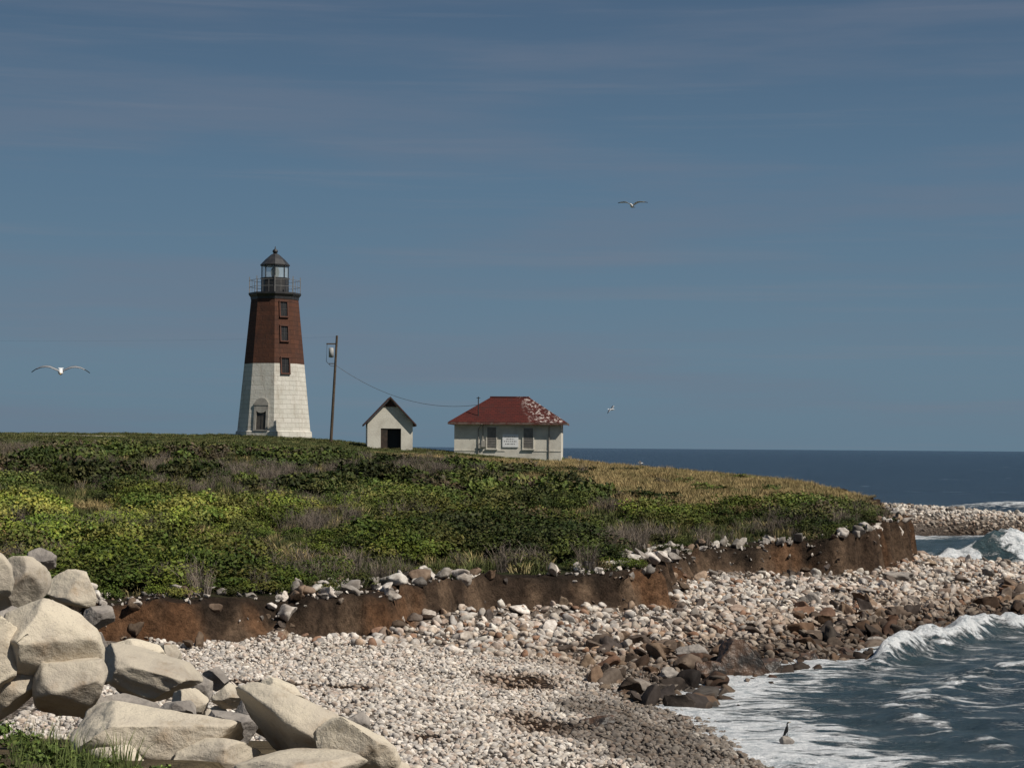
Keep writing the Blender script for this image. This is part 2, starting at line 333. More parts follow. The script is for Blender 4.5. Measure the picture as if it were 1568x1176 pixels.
SB=[(1128,1015,50.5,100,76,301,wetm,.1),(1085,1030,49.5,60,40,309,wetm,.2),(1170,1030,51,60,46,310,wetm,-.3),(1232,930,66,50,48,302,rg,0),(1375,885,76,60,22,303,rg,0.2),(918,1106,37.6,68,26,304,wetm,0),(1556,895,84,50,56,305,wetm,0),(1275,985,58,54,34,306,wetm,.2),
 (1455,966,63,40,24,307,wetm,0),(1340,985,58.5,36,22,308,rg,0),(1060,1000,52,50,34,311,rg,.2),(1200,985,57,44,30,312,wetm,0),(1380,955,66,44,24,313,wetm,.1),(1300,1005,56,40,26,314,wetm,.1),(1545,950,68,40,20,315,wetm,0),(1215,1040,50.5,44,18,316,wetm,0),
 (1240,1010,54,46,28,317,wetm,.2),(1160,970,60,40,30,318,wetm,.1),(1420,975,62,34,20,319,wetm,.1),(1030,1035,48.5,44,26,320,rg,.1),(1100,1060,47.5,44,20,321,wetm,0),(1330,1015,54,36,16,322,wetm,0),(1495,960,66,36,20,323,wetm,.2),(1250,950,63,44,26,324,rg,.1)]
for q in SB: boulder("shore_boulder",*q[:3],q[3],q[4],q[5],q[6],q[7],n1=.2,n2=.07,planes=9,dmin=.42)
# ---------------------------------------------------------------- scatter
def tmpl(cname,datas,mats,smooth=True,fattr=None):
    c=bpy.data.collections.new(cname)
    for i,d in enumerate(datas):
        me=mesh(f"{cname}_{i:02d}",d[0],d[1],mats,smooth)
        if fattr is not None and len(d)>2:
            a=me.attributes.new(fattr,'FLOAT_COLOR','FACE'); l=np.concatenate([d[2],np.ones((len(d[2]),1))],1); a.data.foreach_set('color',l.ravel())
        c.objects.link(bpy.data.objects.new(f"{cname}_{i:02d}",me))
    return c
def scatter(name,P,R,S,C,coll):
    n=len(P); me=bpy.data.meshes.new(name); me.vertices.add(n); me.vertices.foreach_set('co',P.ravel())
    for k,v in (('rot',R),('scl',S)):
        a=me.attributes.new(k,'FLOAT_VECTOR','POINT'); a.data.foreach_set('vector',v.ravel())
    a=me.attributes.new('tint','FLOAT_COLOR','POINT'); a.data.foreach_set('color',np.concatenate([C,np.ones((n,1))],1).ravel())
    a=me.attributes.new('pick','INT','POINT'); a.data.foreach_set('value',rng.integers(0,len(coll.objects),n).astype(np.int32))
    o=obj(name,me)
    g=bpy.data.node_groups.new(name+"_gn",'GeometryNodeTree')
    g.interface.new_socket('Geometry',in_out='INPUT',socket_type='NodeSocketGeometry'); g.interface.new_socket('Geometry',in_out='OUTPUT',socket_type='NodeSocketGeometry')
    gi=g.nodes.new('NodeGroupInput'); go=g.nodes.new('NodeGroupOutput'); ip=g.nodes.new('GeometryNodeInstanceOnPoints'); ci=g.nodes.new('GeometryNodeCollectionInfo')
    ci.inputs[0].default_value=coll; ci.inputs[1].default_value=True; ci.inputs[2].default_value=True
    def na(nm,t):
        q=g.nodes.new('GeometryNodeInputNamedAttribute'); q.data_type=t; q.inputs[0].default_value=nm; return q.outputs[0]
    L=g.links.new; L(gi.outputs[0],ip.inputs['Points']); L(ci.outputs[0],ip.inputs['Instance']); ip.inputs['Pick Instance'].default_value=True
    L(na('pick','INT'),ip.inputs['Instance Index']); L(na('rot','FLOAT_VECTOR'),ip.inputs['Rotation']); L(na('scl','FLOAT_VECTOR'),ip.inputs['Scale'])
    L(ip.outputs[0],go.inputs[0])
    md=o.modifiers.new("scatter",'NODES'); md.node_group=g
    return o
def uni(n,x0,x1,y0,y1): return rng.uniform(x0,x1,n),rng.uniform(y0,y1,n)
pebm=mk("pebble_mat",(1,1,1),(.70,.67,.64),1.5,.85,0,4,attr='tint',atype='INSTANCER',spec=.25,det=2)
rokm=mk("rock_mat",(1,1,1),(.60,.57,.55),1.8,.8,.4,4,attr='tint',atype='INSTANCER',spec=.3,det=4)
peb=tmpl("pebble",[rockdata(400+i,2,10,.5,.85,(1,rng.uniform(.7,1),rng.uniform(.45,.7)),.12,0,.03) for i in range(6)],pebm)
rok=tmpl("rock",[rockdata(430+i,3,11,.35,.75,(1,rng.uniform(.6,.9),rng.uniform(.45,.8)),.18,.06,.012) for i in range(9)],rokm)
def stones(X,Y,kind,rmin,rmax,pw=2.0,sink=.25,tilt=.5):
    n=len(X); f=fields(X,Y); Z=height(X,Y,f); wet,dark,brown=wetness(X,Y,f[0])
    r=rmin+(rmax-rmin)*rng.random(n)**pw
    pal=np.array(kind); C=pal[rng.integers(0,len(pal),n)]*rng.uniform(.65,1.15,(n,1))
    warm=(1-sst(f[0]+(fbm(X*.4,Y*.4,62)-.5)*7,1.5,7))*sst(Y,46,50); C=C*(1-warm[:,None]*np.array([.30,.36,.41]))
    k=np.clip(np.maximum(wet*.85,dark*.95),0,1); 
    C=C*(1-k)[:,None]+C*np.array([.28,.26,.245])*k[:,None]; C=C*(1-brown[:,None]*np.array([.40,.48,.54]))
    C=np.clip(C,0,.82)
    P=np.stack([X,Y,Z+r*(.5-sink)],1); R=np.stack([rng.normal(0,tilt,n),rng.normal(0,tilt,n),rng.uniform(0,6.28,n)],1)
    S=np.repeat(r[:,None],3,1)*rng.uniform(.8,1.2,(n,3))
    return P,R,S,C
def keep(X,Y,fn):
    f=fields(X,Y); k=fn(X,Y,*f); return X[k],Y[k]
WHITE=[(.68,.62,.56),(.60,.55,.50),(.72,.67,.60),(.56,.47,.39),(.56,.46,.39),(.44,.41,.38),(.64,.57,.49),(.40,.31,.25)]
BROWN=[(.44,.32,.23),(.30,.18,.12),(.20,.16,.13),(.46,.38,.31),(.28,.25,.22),(.14,.11,.09),(.52,.46,.40)]
DARKB=[(.26,.17,.11),(.16,.12,.09),(.10,.08,.07),(.24,.19,.15),(.32,.24,.17)]
GREY=[(.42,.38,.33),(.30,.27,.24),(.60,.54,.48),(.20,.18,.16),(.24,.17,.12)]
parts=[]
X,Y=uni(46000,-9,7,29,50); X,Y=keep(X,Y,lambda x,y,s,p:(s>-.4)&(p<-.3)); br=wetness(X,Y,fields(X,Y)[0])[2]; k=rng.random(len(X))>br*.8; parts.append(stones(X[k],Y[k],WHITE[:7]+WHITE[:2],.035,.10,3))
X,Y=uni(60000,-5,30,49,105); X,Y=keep(X,Y,lambda x,y,s,p:(s>-.6)&(p<-.35)); parts.append(stones(X,Y,WHITE+WHITE[:6]+BROWN[:2],.05,.20,3))
X,Y=uni(18000,18,54,100,175); X,Y=keep(X,Y,lambda x,y,s,p:(s>-.3)&(p<.1)); parts.append(stones(X,Y,WHITE[2:]+WHITE[:3],.08,.24,2))
P,R,S,C=[np.concatenate(q) for q in zip(*parts)]; scatter("beach_cobbles",P,R,S,C,peb)
parts=[]
X,Y=uni(20000,2,28,44,90); X,Y=keep(X,Y,lambda x,y,s,p:(s>-1.8)&(s<2.6+2.2*np.sin(x*.7))&(p<-.5)&(fbm(x*.5,y*.5,91)>.38)); k=rng.random(len(X))<.5; parts.append(stones(X[k],Y[k],BROWN+DARKB+DARKB,.09,.48,3.6,.3))
X,Y=uni(6000,-3,25,50,96); X,Y=keep(X,Y,lambda x,y,s,p:(s>1)&(p<-.5)); k=rng.random(len(X))<.22; parts.append(stones(X[k],Y[k],WHITE+WHITE+BROWN,.12,.36,3,.3))
X,Y=uni(700,22,50,100,172); X,Y=keep(X,Y,lambda x,y,s,p:(s>-.5)&(p<0)); parts.append(stones(X,Y,GREY,.18,.42,3,.3))
P,R,S,C=[np.concatenate(q) for q in zip(*parts)]; scatter("shore_rocks",P,R,S,C,rok)
X,Y=uni(44000,-12,19,46,92); X,Y=keep(X,Y,lambda x,y,s,p:(p>.3)&(p<1.8)&(fbm(x*.5,y*.5,93)>.30)); k=rng.random(len(X))<.42; a=stones(X[k],Y[k],GREY+WHITE[:3]+GREY,.05,.36,4,.2)
X,Y=uni(16000,-12,19,46,92); X,Y=keep(X,Y,lambda x,y,s,p:(p>-1.0)&(p<.5)&(fbm(x*.7,y*.7,94)>.42)); k=rng.random(len(X))<.5; b_=stones(X[k],Y[k],BROWN+DARKB+[(.13,.09,.06)]*6,.05,.30,4,.2)
P,R,S,C=[np.concatenate(q) for q in zip(a,b_)]; scatter("bluff_rocks",P,R,S,C,rok)
# ---------------------------------------------------------------- vegetation
def leafmat(name,rough=.65):
    m,nt,b=newmat(name); a=nn(nt,'ShaderNodeAttribute',attribute_name='tint',attribute_type='INSTANCER').outputs['Color']; l=nn(nt,'ShaderNodeAttribute',attribute_name='lv').outputs['Color']
    nt.links.new(mixc(nt,a,l,1.0,'MULTIPLY'),b.inputs['Base Color']); b.inputs['Roughness'].default_value=rough; b.inputs['Specular IOR Level'].default_value=.15; return m
lm=leafmat("foliage_mat")
def bush(seed,n=650,ls=.085):
    r=np.random.default_rng(seed); V=[];Fc=[];L=[]
    lobes=[(r.uniform(-.6,.6),r.uniform(-.6,.6),r.uniform(.15,.55),r.uniform(.25,.5)) for _ in range(8)]+[(0,0,.3,.6)]
    for i in range(n):
        lx,ly,lz,lr=lobes[r.integers(len(lobes))]
        d=r.normal(size=3); d/=np.linalg.norm(d); d[2]=abs(d[2])*.9+.05*d[2]; rad=lr*(r.random()**.3)*r.uniform(.85,1.15)
        p=np.array([lx,ly,lz])+d*rad; p[2]=max(p[2],.02)
        nrm=d+r.normal(size=3)*.55+np.array([0,0,.5]); nrm/=np.linalg.norm(nrm)
        u=np.cross(nrm,r.normal(size=3)); u/=np.linalg.norm(u); w=np.cross(nrm,u); s=ls*r.uniform(.6,1.3)
        o=len(V); V+=[p-u*s,p+w*s*.6,p+u*s*1.1,p-w*s*.6]; Fc.append((o,o+1,o+2,o+3))
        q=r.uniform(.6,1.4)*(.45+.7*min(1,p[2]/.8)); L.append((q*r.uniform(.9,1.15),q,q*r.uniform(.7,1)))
    return V,Fc,np.array(L)
def blades(seed,n=60,h=1.,w=.022,spread=.4,lean=.35,rad=.35,fork=0):
    r=np.random.default_rng(seed); V=[];Fc=[];L=[]
    for i in range(n):
        a=r.uniform(0,6.28); q=rad*math.sqrt(r.random()); b0=np.array([q*math.cos(a),q*math.sin(a),0]); dr=np.array([math.cos(a+r.normal()*.8),math.sin(a+r.normal()*.8),0])
        hh=h*r.uniform(.5,1.1); ln=lean*r.uniform(.2,1.2); t=np.array([-math.sin(a*7),math.cos(a*7),0])*w
        p1=b0+dr*ln*hh*.35+np.array([0,0,hh*.55]); p2=b0+dr*ln*hh+np.array([0,0,hh*r.uniform(.85,1)])
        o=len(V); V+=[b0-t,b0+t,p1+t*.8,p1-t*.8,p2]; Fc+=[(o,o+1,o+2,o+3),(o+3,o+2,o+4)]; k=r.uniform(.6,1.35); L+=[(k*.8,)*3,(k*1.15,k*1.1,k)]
        for _ in range(fork):
            s=p1+(p2-p1)*r.random(); e=s+np.array([r.normal()*.14,r.normal()*.14,r.uniform(.05,.2)])*h
            o=len(V); V+=[s-t*.6,s+t*.6,e]; Fc.append((o,o+1,o+2)); L.append((k,)*3)
    return V,Fc,np.array(L)
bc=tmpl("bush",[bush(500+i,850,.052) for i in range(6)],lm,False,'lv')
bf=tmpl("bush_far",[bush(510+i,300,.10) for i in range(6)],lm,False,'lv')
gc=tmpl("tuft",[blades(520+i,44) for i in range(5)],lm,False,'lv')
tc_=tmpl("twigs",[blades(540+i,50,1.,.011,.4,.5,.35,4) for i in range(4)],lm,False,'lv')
def veg(n,y0,y1,wide=.30):
    Y=np.sqrt(rng.uniform(y0**2,y1**2,n)); X=rng.uniform(-wide,wide,n)*Y; dS,dP=fields(X,Y); return X,Y,dP
def place(X,Y,sx,sz,C,sink=.03):
    n=len(X); Z=height(X,Y); s=np.stack([sx,sx*rng.uniform(.8,1.2,n),sz],1)
    return np.stack([X,Y,Z-sink],1),np.stack([rng.normal(0,.08,n),rng.normal(0,.08,n),rng.uniform(0,6.28,n)],1),s,C
def clump(X,Y): return sst(fbm(X*.30,Y*.19,96,3),.38,.64)
X,Y,dP=veg(17500,47,158); tan,lawn,n1,n2=zones(X,Y); n5=fbm(X*.18,Y*.09,95); cl=clump(X,Y)
pk=(dP>1.1)&(rng.random(len(X))<(1-.93*tan)*(1-1.0*lawn)*(.20+.65*cl))&(lawn<.6)
X,Y,n5,cl,dP,tan,lawn=X[pk],Y[pk],n5[pk],cl[pk],dP[pk],tan[pk],lawn[pk]; n=len(X)
sx=(.42+.80*cl)*rng.uniform(.7,1.25,n)*np.clip(dP/3,.4,1)*(1-.4*lawn); sz=(.22+.95*cl)*rng.uniform(.7,1.25,n)*np.clip(dP/3.5,.35,1)*(1-.6*lawn)*(1-.25*sst(Y,110,135))*(1-.45*tan)
pal=np.array([(.078,.104,.026),(.056,.082,.024),(.100,.125,.034),(.062,.072,.028),(.115,.118,.045)])
C=pal[rng.integers(0,5,n)]*rng.uniform(.8,1.2,(n,1)); big=sst(fbm(X*.13,Y*.07,99),.3,.7)
dk=sst(Y+(n5-.5)*50,80,105); C=C*(1-dk*.30)[:,None]; C=C*(.45+.95*big)[:,None]
rd=(rng.random(n)<.02+.55*sst(fbm(X*.25,Y*.15,101),.52,.68)*(.3+.7*dk)); C[rd]=np.array([.080,.064,.044])*rng.uniform(.7,1.2,(rd.sum(),1))
bright=sst(fbm(X*.2,Y*.1,97),.42,.6)*(1-dk); C=C*(1+bright[:,None]*np.array([.70,.68,.2]))
nr=Y<92
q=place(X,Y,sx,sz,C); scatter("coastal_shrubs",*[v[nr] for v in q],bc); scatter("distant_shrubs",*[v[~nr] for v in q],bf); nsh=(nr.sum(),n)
X,Y,dP=veg(9000,48,132); n5=fbm(X*.22,Y*.12,98); tan,lawn,_,_=zones(X,Y)
pk=(dP>1.3)&((n5>.56)|((dP<4.5)&(n5>.42)))&(lawn<.3)&(tan<.5)&(rng.random(len(X))<.5); X,Y=X[pk],Y[pk]; n=len(X)
sz=rng.uniform(.45,1.0,n); C=np.array([(.17,.14,.115)])*rng.uniform(.6,1.3,(n,1)); scatter("dry_brush",*place(X,Y,sz*.9,sz,C),tc_)
X,Y,dP=veg(38000,47,158); tan,lawn,n1,n2=zones(X,Y); cl=clump(X,Y); pk=(dP>.75)&(rng.random(len(X))<np.clip(tan*1.0+.30*(1-cl)+.08+lawn*.45,0,1)*(.45+.55*sst(dP,1.2,2.2))); X,Y,tan,lawn,dP=X[pk],Y[pk],tan[pk],lawn[pk],dP[pk]; n=len(X)
gn=fbm(X*.35,Y*.2,103); g0=np.array([.10,.115,.042]); g1=np.array([.38,.295,.155]); mixv=np.clip(tan*rng.uniform(.45,1.0,n)*(.55+1.0*gn)+(rng.random(n)<.28)*.6,0,1)*(1-.6*lawn*(tan<.5)); C=(g0*(1-mixv[:,None])+g1*mixv[:,None])*rng.uniform(.6,1.25,(n,1))
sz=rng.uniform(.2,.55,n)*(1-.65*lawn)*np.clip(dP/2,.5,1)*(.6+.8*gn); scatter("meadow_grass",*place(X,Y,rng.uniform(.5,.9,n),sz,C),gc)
n=500; X=rng.uniform(-3.6,-1.35,n); Y=rng.uniform(8.2,10.9,n); pxx=X/Y*F+784; k=(pxx<205)&(pxx>25)&(fbm(X*2,Y*2,12)>.33); X,Y=X[k],Y[k]; n=len(X)
C=np.array([(.13,.165,.055)])*rng.uniform(.5,1.4,(n,1)); sz=rng.uniform(.08,.29,n); scatter("foreground_grass",*place(X,Y,sz*.5,sz,C),tmpl("blade_tuft",[blades(560+i,12,1.,.020,.4,.8,.3) for i in range(5)],lm,False,'lv'))
n=130; X=rng.uniform(-2.6,-1.75,n); Y=rng.uniform(8.4,10.2,n); C=np.array([(.09,.13,.035)])*rng.uniform(.5,1.4,(n,1)); sz=rng.uniform(.04,.11,n); scatter("foreground_weeds",*place(X,Y,sz,sz,C),tmpl("weed",[bush(570+i,80,.16) for i in range(4)],lm,False,'lv'))
# ---------------------------------------------------------------- lighthouse
def masonry(name,c1,c2,mort,sx,sy,rough=.85,dirt=(.35,.30,.24),damt=.5):
    m,nt,b=newmat(name); tc=nn(nt,'ShaderNodeTexCoord').outputs['Object']
    sp=nn(nt,'ShaderNodeSeparateXYZ'); nt.links.new(tc,sp.inputs[0])
    cb=nn(nt,'ShaderNodeCombineXYZ'); nt.links.new(math2(nt,'ADD',sp.outputs[0],sp.outputs[1]),cb.inputs[0]); nt.links.new(sp.outputs[2],cb.inputs[1])
    br=nn(nt,'ShaderNodeTexBrick'); nt.links.new(cb.outputs[0],br.inputs[0]); br.inputs['Color1'].default_value=(*c1,1); br.inputs['Color2'].default_value=(*c2,1); br.inputs['Mortar'].default_value=(*mort,1)
    br.inputs['Scale'].default_value=1; br.inputs['Brick Width'].default_value=sx; br.inputs['Row Height'].default_value=sy; br.inputs['Mortar Size'].default_value=.015
    c=mixc(nt,br.outputs['Color'],dirt,math2(nt,'MULTIPLY',ramp(nt,noi(nt,.8,6,mapping(nt,tc,(1.6,1.6,.6)),.75),.44,.72),damt))
    nt.links.new(c,b.inputs['Base Color']); b.inputs['Roughness'].default_value=rough; b.inputs['Specular IOR Level'].default_value=.2
    bp=nn(nt,'ShaderNodeBump'); bp.inputs['Strength'].default_value=.6; bp.inputs['Distance'].default_value=.04
    nt.links.new(math2(nt,'SUBTRACT',noi(nt,5,6,tc),br.outputs['Fac']),bp.inputs['Height']); nt.links.new(bp.outputs[0],b.inputs['Normal']); return m
whs=masonry("white_painted_stone",(.62,.59,.53),(.54,.52,.46),(.44,.41,.36),.9,.38,damt=.7)
brs=masonry("brown_painted_stone",(.108,.046,.028),(.078,.036,.024),(.06,.030,.022),.9,.38,dirt=(.045,.027,.022),damt=.75)
blk=mk("black_iron",(.018,.018,.02),(.035,.033,.032),3,.5,spec=.5); dark=mk("dark_opening",(.010,.010,.012),(.02,.02,.02),2,.4)
glass,nt,b=newmat("lantern_glass"); b.inputs['Base Color'].default_value=(.8,.9,.9,1); b.inputs['Roughness'].default_value=.03; b.inputs['Alpha'].default_value=.25; b.inputs['Specular IOR Level'].default_value=.6
lhx,lhy=-19.7,158.; lz=6.72
LH=empty("lighthouse",(lhx,lhy,lz),math.atan2(19.7,158))
Rz=lambda z:3.0-1.05*(z-.5)/10.8
part(LH,"plinth",rings([(-1,3.2),(.42,3.12),(.5,3.0)],cap=True),whs)
part(LH,"lower_tower",rings([(.5,2.998),(6.0,Rz(6.0))]),whs)
part(LH,"upper_tower",rings([(6.0,Rz(6.0)+.004),(11.3,Rz(11.3))]),brs)
part(LH,"cornice",rings([(11.3,1.98),(11.5,2.0),(11.72,2.16),(11.86,2.16)]),blk)
part(LH,"lantern_drum",rings([(11.86,1.14),(13.05,1.14),(13.05,1.2),(13.12,1.2)]),blk)
part(LH,"lantern_glazing",rings([(13.12,1.06),(14.1,1.06)],cap=False),glass)
mu=[]
for k in range(8):
    a=-math.pi/2+k*math.pi/4; x,y=1.08*math.cos(a),1.08*math.sin(a); mu.append(box(x-.04,x+.04,y-.04,y+.04,13.12,14.1))
part(LH,"mullions",merge(*mu),blk)
part(LH,"lens",rings([(13.12,.2),(13.3,.3),(13.6,.36),(13.9,.3),(14.05,.15)],12),mk("lens_glass",(.45,.4,.3),(.2,.17,.12),8,.2))
part(LH,"roof",rings([(14.1,1.2),(14.2,1.22),(14.65,.8),(15.05,.34),(15.15,.16)]),blk)
part(LH,"vent_ball",rings([(15.15,.1),(15.2,.18),(15.32,.23),(15.45,.18),(15.52,.06),(15.75,.02)],12),blk,True)
po=[]
for k in range(8):
    a=-math.pi/2+k*math.pi/4; b2=a+math.pi/4; p=Vector((2.08*math.cos(a),2.08*math.sin(a),0)); q=Vector((2.08*math.cos(b2),2.08*math.sin(b2),0))
    for j in range(3):
        c=p.lerp(q,j/3); r=.035 if j==0 else .012; h=1.32 if j==0 else 1.05; po.append(box(c.x-r,c.x+r,c.y-r,c.y+r,11.86,11.86+h))
    for z in (12.35,12.9): po.append(tube([p+Vector((0,0,z)),q+Vector((0,0,z))],[.018]*2,5))
part(LH,"gallery_railing",merge(*po),mk("grey_iron",(.16,.16,.16),(.22,.21,.20),3,.6))
def onface(name,ang,z0,w,h,mats,door=False):
    a=math.radians(ang); zc=z0+h/2; ap=Rz(zc)*math.cos(math.pi/8); e=empty(name,(ap*math.cos(a),ap*math.sin(a),zc)); e.parent=LH
    e.rotation_euler=(math.radians(-5.3),0,a+math.pi/2)
    fw=.10 if not door else .2
    part(e,name+"_frame",merge(box(-w/2-fw,-w/2,-.10,.1,-h/2,h/2),box(w/2,w/2+fw,-.10,.1,-h/2,h/2),box(-w/2-fw,w/2+fw,-.13,.1,h/2,h/2+fw),box(-w/2-fw,w/2+fw,-.15,.1,-h/2-.1,-h/2)),mats[0])
    part(e,name+"_pane",box(-w/2,w/2,-.015,.05,-h/2,h/2),mats[1])
    if not door: part(e,name+"_bars",merge(box(-.02,.02,-.04,-.018,-h/2,h/2),box(-w/2,w/2,-.042,-.02,-.02,.02)),mats[2])
    else:
        part(e,name+"_arch",rings([(-.09,w/2+fw),(.1,w/2+fw)],16),mats[0],rot=(math.radians(90),0,0),loc=(0,0,h/2))
        part(e,name+"_leaf",merge(box(-.02,.02,-.03,-.017,-h/2,h/2),box(-w/2,w/2,-.035,-.018,h*.1,h*.1+.06)),mats[2])
frb=mk("brown_trim",(.11,.045,.03),(.07,.035,.025),3,.8); grt=mk("grey_trim",(.36,.34,.30),(.28,.26,.23),3,.8)
onface("window_upper",-67.5,9.85,.6,1.2,(frb,dark,blk)); onface("window_middle",-67.5,7.85,.6,1.2,(frb,dark,blk)); onface("window_lower",-67.5,5.2,.65,1.25,(frb,dark,blk))
onface("door",-112.5,.55,.85,2.0,(grt,mk("door_paint",(.05,.045,.04),(.09,.08,.07),3,.7),blk),True)
# ---------------------------------------------------------------- building with red hip roof
hx=-.35; hz=5.02; HB=empty("white_fog_signal_house",(hx,150,hz),math.radians(-3))
stu=mk("white_stucco",(.62,.585,.51),(.48,.445,.38),1.0,.9,.3,10,lo=.4,hi=.72); red,nt,b=newmat("red_shingles"); tc=nn(nt,'ShaderNodeTexCoord').outputs['Object']
br=nn(nt,'ShaderNodeTexBrick'); sp=nn(nt,'ShaderNodeSeparateXYZ'); cb=nn(nt,'ShaderNodeCombineXYZ'); nt.links.new(tc,sp.inputs[0]); nt.links.new(sp.outputs[0],cb.inputs[0]); nt.links.new(sp.outputs[2],cb.inputs[1]); nt.links.new(cb.outputs[0],br.inputs[0])
br.inputs['Scale'].default_value=1; br.inputs['Brick Width'].default_value=.35; br.inputs['Row Height'].default_value=.14; br.inputs['Mortar Size'].default_value=.012
br.inputs['Color1'].default_value=(.088,.022,.018,1); br.inputs['Color2'].default_value=(.062,.018,.016,1); br.inputs['Mortar'].default_value=(.03,.012,.01,1)
gx=ramp(nt,math2(nt,'MULTIPLY_ADD',sp.outputs[2],.55,sp.outputs[0]),3.1,4.3)
mm=math2(nt,'MULTIPLY',ramp(nt,noi(nt,3.2,6,tc,.75),.52,.57),gx)
rc=mixc(nt,br.outputs['Color'],(.05,.022,.02),math2(nt,'MULTIPLY',ramp(nt,noi(nt,1.1,6,tc),.5,.7),.6))
nt.links.new(mixc(nt,rc,(.44,.38,.35),mm),b.inputs['Base Color']); b.inputs['Roughness'].default_value=.9; b.inputs['Specular IOR Level'].default_value=.1
part(HB,"walls",box(-4.2,4.2,0,6,-.9,2.85),stu)
part(HB,"foundation",box(-4.26,4.26,-.06,6.06,-1.2,-.25),grt)
e0=2.84;rt=4.98
V=[(-4.65,-.45,e0),(4.65,-.45,e0),(4.65,6.45,e0),(-4.65,6.45,e0),(-4.65,-.45,e0+.12),(4.65,-.45,e0+.12),(4.65,6.45,e0+.12),(-4.65,6.45,e0+.12),(-1.55,3,rt),(1.55,3,rt)]
part(HB,"roof",(V,[(0,3,2,1),(0,1,5,4),(1,2,6,5),(2,3,7,6),(3,0,4,7),(4,5,9,8),(5,6,9),(6,7,8,9),(7,4,8)]),red)
part(HB,"fascia",merge(box(-4.67,4.67,-.49,-.452,e0-.07,e0+.09),box(4.652,4.69,-.49,6.5,e0-.07,e0+.09),box(-4.69,-4.652,-.49,6.5,e0-.07,e0+.09)),mk("fascia_paint",(.10,.03,.025),(.16,.12,.1),3,.8))
part(HB,"ridge_cap",tube([(-1.6,3,rt+.02),(1.6,3,rt+.02)],[.07,.07],6),red)
shu=mk("grey_shutter",(.25,.23,.21),(.19,.175,.16),3,.8)
for i,(x0,x1,z0,z1) in enumerate([(-1.6,-.9,.95,2.55),(1.25,2.0,.95,2.5)]):
    part(HB,f"window_{i}",box(x0,x1,-.02,.04,z0,z1),shu); sl=[box(x0+.04,x1-.04,-.05,-.022,z0+.06+k*.13,z0+.13+k*.13) for k in range(11)]
    part(HB,f"window_louvres_{i}",merge(*sl),shu); part(HB,f"window_trim_{i}",merge(box(x0-.09,x0,-.07,.02,z0-.08,z1+.08),box(x1,x1+.09,-.07,.02,z0-.08,z1+.08),box(x0-.12,x1+.12,-.12,.02,z0-.16,z0-.08)),stu)
part(HB,"sill_band",merge(box(-4.22,-.2,-.03,.01,.68,.76),box(1.0,4.22,-.03,.01,.68,.76)),stu)
part(HB,"notice_sign",box(-.4,.85,-.07,-.01,1.0,2.0),mk("sign_white",(.78,.78,.77),(.72,.72,.72),2,.5))
tx=[]
for k,(w,z) in enumerate([(.45,1.78),(.3,1.6),(.5,1.42),(.4,1.22)]):
    x=.22-w
    while x<.22+w: q=random.uniform(.06,.14); tx.append(box(x,min(x+q,.22+w),-.074,-.0705,z,z+.07)); x+=q+.06
part(HB,"sign_lettering",merge(*tx),mk("sign_ink",(.12,.12,.12),(.2,.2,.2),4,.7))
part(HB,"meter_boxes",merge(box(-2.05,-1.75,-.2,-.002,1.0,1.5),box(-2.3,-2.1,-.16,-.002,.9,1.2),tube([(-1.95,-.08,1.5),(-1.95,-.08,2.8)],[.04,.04],6)),grt)
part(HB,"downpipes",merge(tube([(-2.0,-.5,2.8),(-2.3,-.06,2.4),(-2.3,-.06,.0)],[.035]*3,6),tube([(3.25,-.4,2.85),(3.25,-.06,2.4),(3.25,-.06,-.5)],[.035]*3,6)),shu)
part(HB,"service_mast",merge(tube([(-2.35,.4,2.6),(-2.35,.4,4.95)],[.045,.04],6),tube([(-2.5,.4,4.85),(-2.2,.4,4.85)],[.03,.03],6)),blk)
# ---------------------------------------------------------------- small gabled oil house
OH=empty("small_gabled_oil_house",(-9.45,148,5.7),math.radians(6))
w2=1.75; g0_=2.15; gp=4.0
part(OH,"front_wall",merge(box(-w2,-.72,0,.2,-.5,g0_),box(.85,w2,0,.2,-.5,g0_),([(-w2,0,g0_),(-.72,0,g0_),(.85,0,g0_),(w2,0,g0_),(0,0,gp),(-w2,.2,g0_),(w2,.2,g0_),(0,.2,gp)],[(0,1,2,3,4),(0,4,7,5),(3,6,7,4),(5,7,6)]),box(-.72,.85,0,.2,1.7,g0_)),stu)
part(OH,"side_walls",merge(box(-w2,-w2+.2,.2,4.4,-.5,g0_),box(w2-.2,w2,.2,4.4,-.5,g0_),box(-w2+.2,w2-.2,4.2,4.4,-.5,g0_)),stu)
part(OH,"interior_dark",merge(box(-w2+.21,w2-.21,1.4,1.5,-.4,g0_),box(-.7,.83,.9,1.0,-.4,1.68)),dark)  # near-black panels behind the doorway, interior shade put into their colour
part(OH,"door_leaf",box(-.72,-.2,.06,.12,-.3,1.68),mk("door_brown",(.06,.04,.03),(.03,.025,.02),3,.8))
def slab(s):
    x1=s*(w2+.28); z1=g0_-.28*(gp-g0_)/w2; t=.14
    return [(0,-.35,gp+.02),(x1,-.35,z1+.02),(x1,4.7,z1+.02),(0,4.7,gp+.02),(0,-.35,gp+.02+t),(x1,-.35,z1+.02+t),(x1,4.7,z1+.02+t),(0,4.7,gp+.02+t)],[(0,3,2,1),(4,5,6,7),(0,1,5,4),(1,2,6,5),(2,3,7,6),(3,0,4,7)]
drf=mk("dark_red_roof",(.075,.035,.03),(.045,.028,.025),3,.85)
part(OH,"roof",merge(slab(-1),slab(1)),drf)
part(OH,"gable_vent",([(-.5,-.05,gp-.62),(.5,-.05,gp-.62),(0,-.05,gp-.08),(-.5,0.03,gp-.62),(.5,.03,gp-.62),(0,.03,gp-.08)],[(0,1,2),(3,5,4),(0,3,4,1),(1,4,5,2),(2,5,3,0)]),drf)
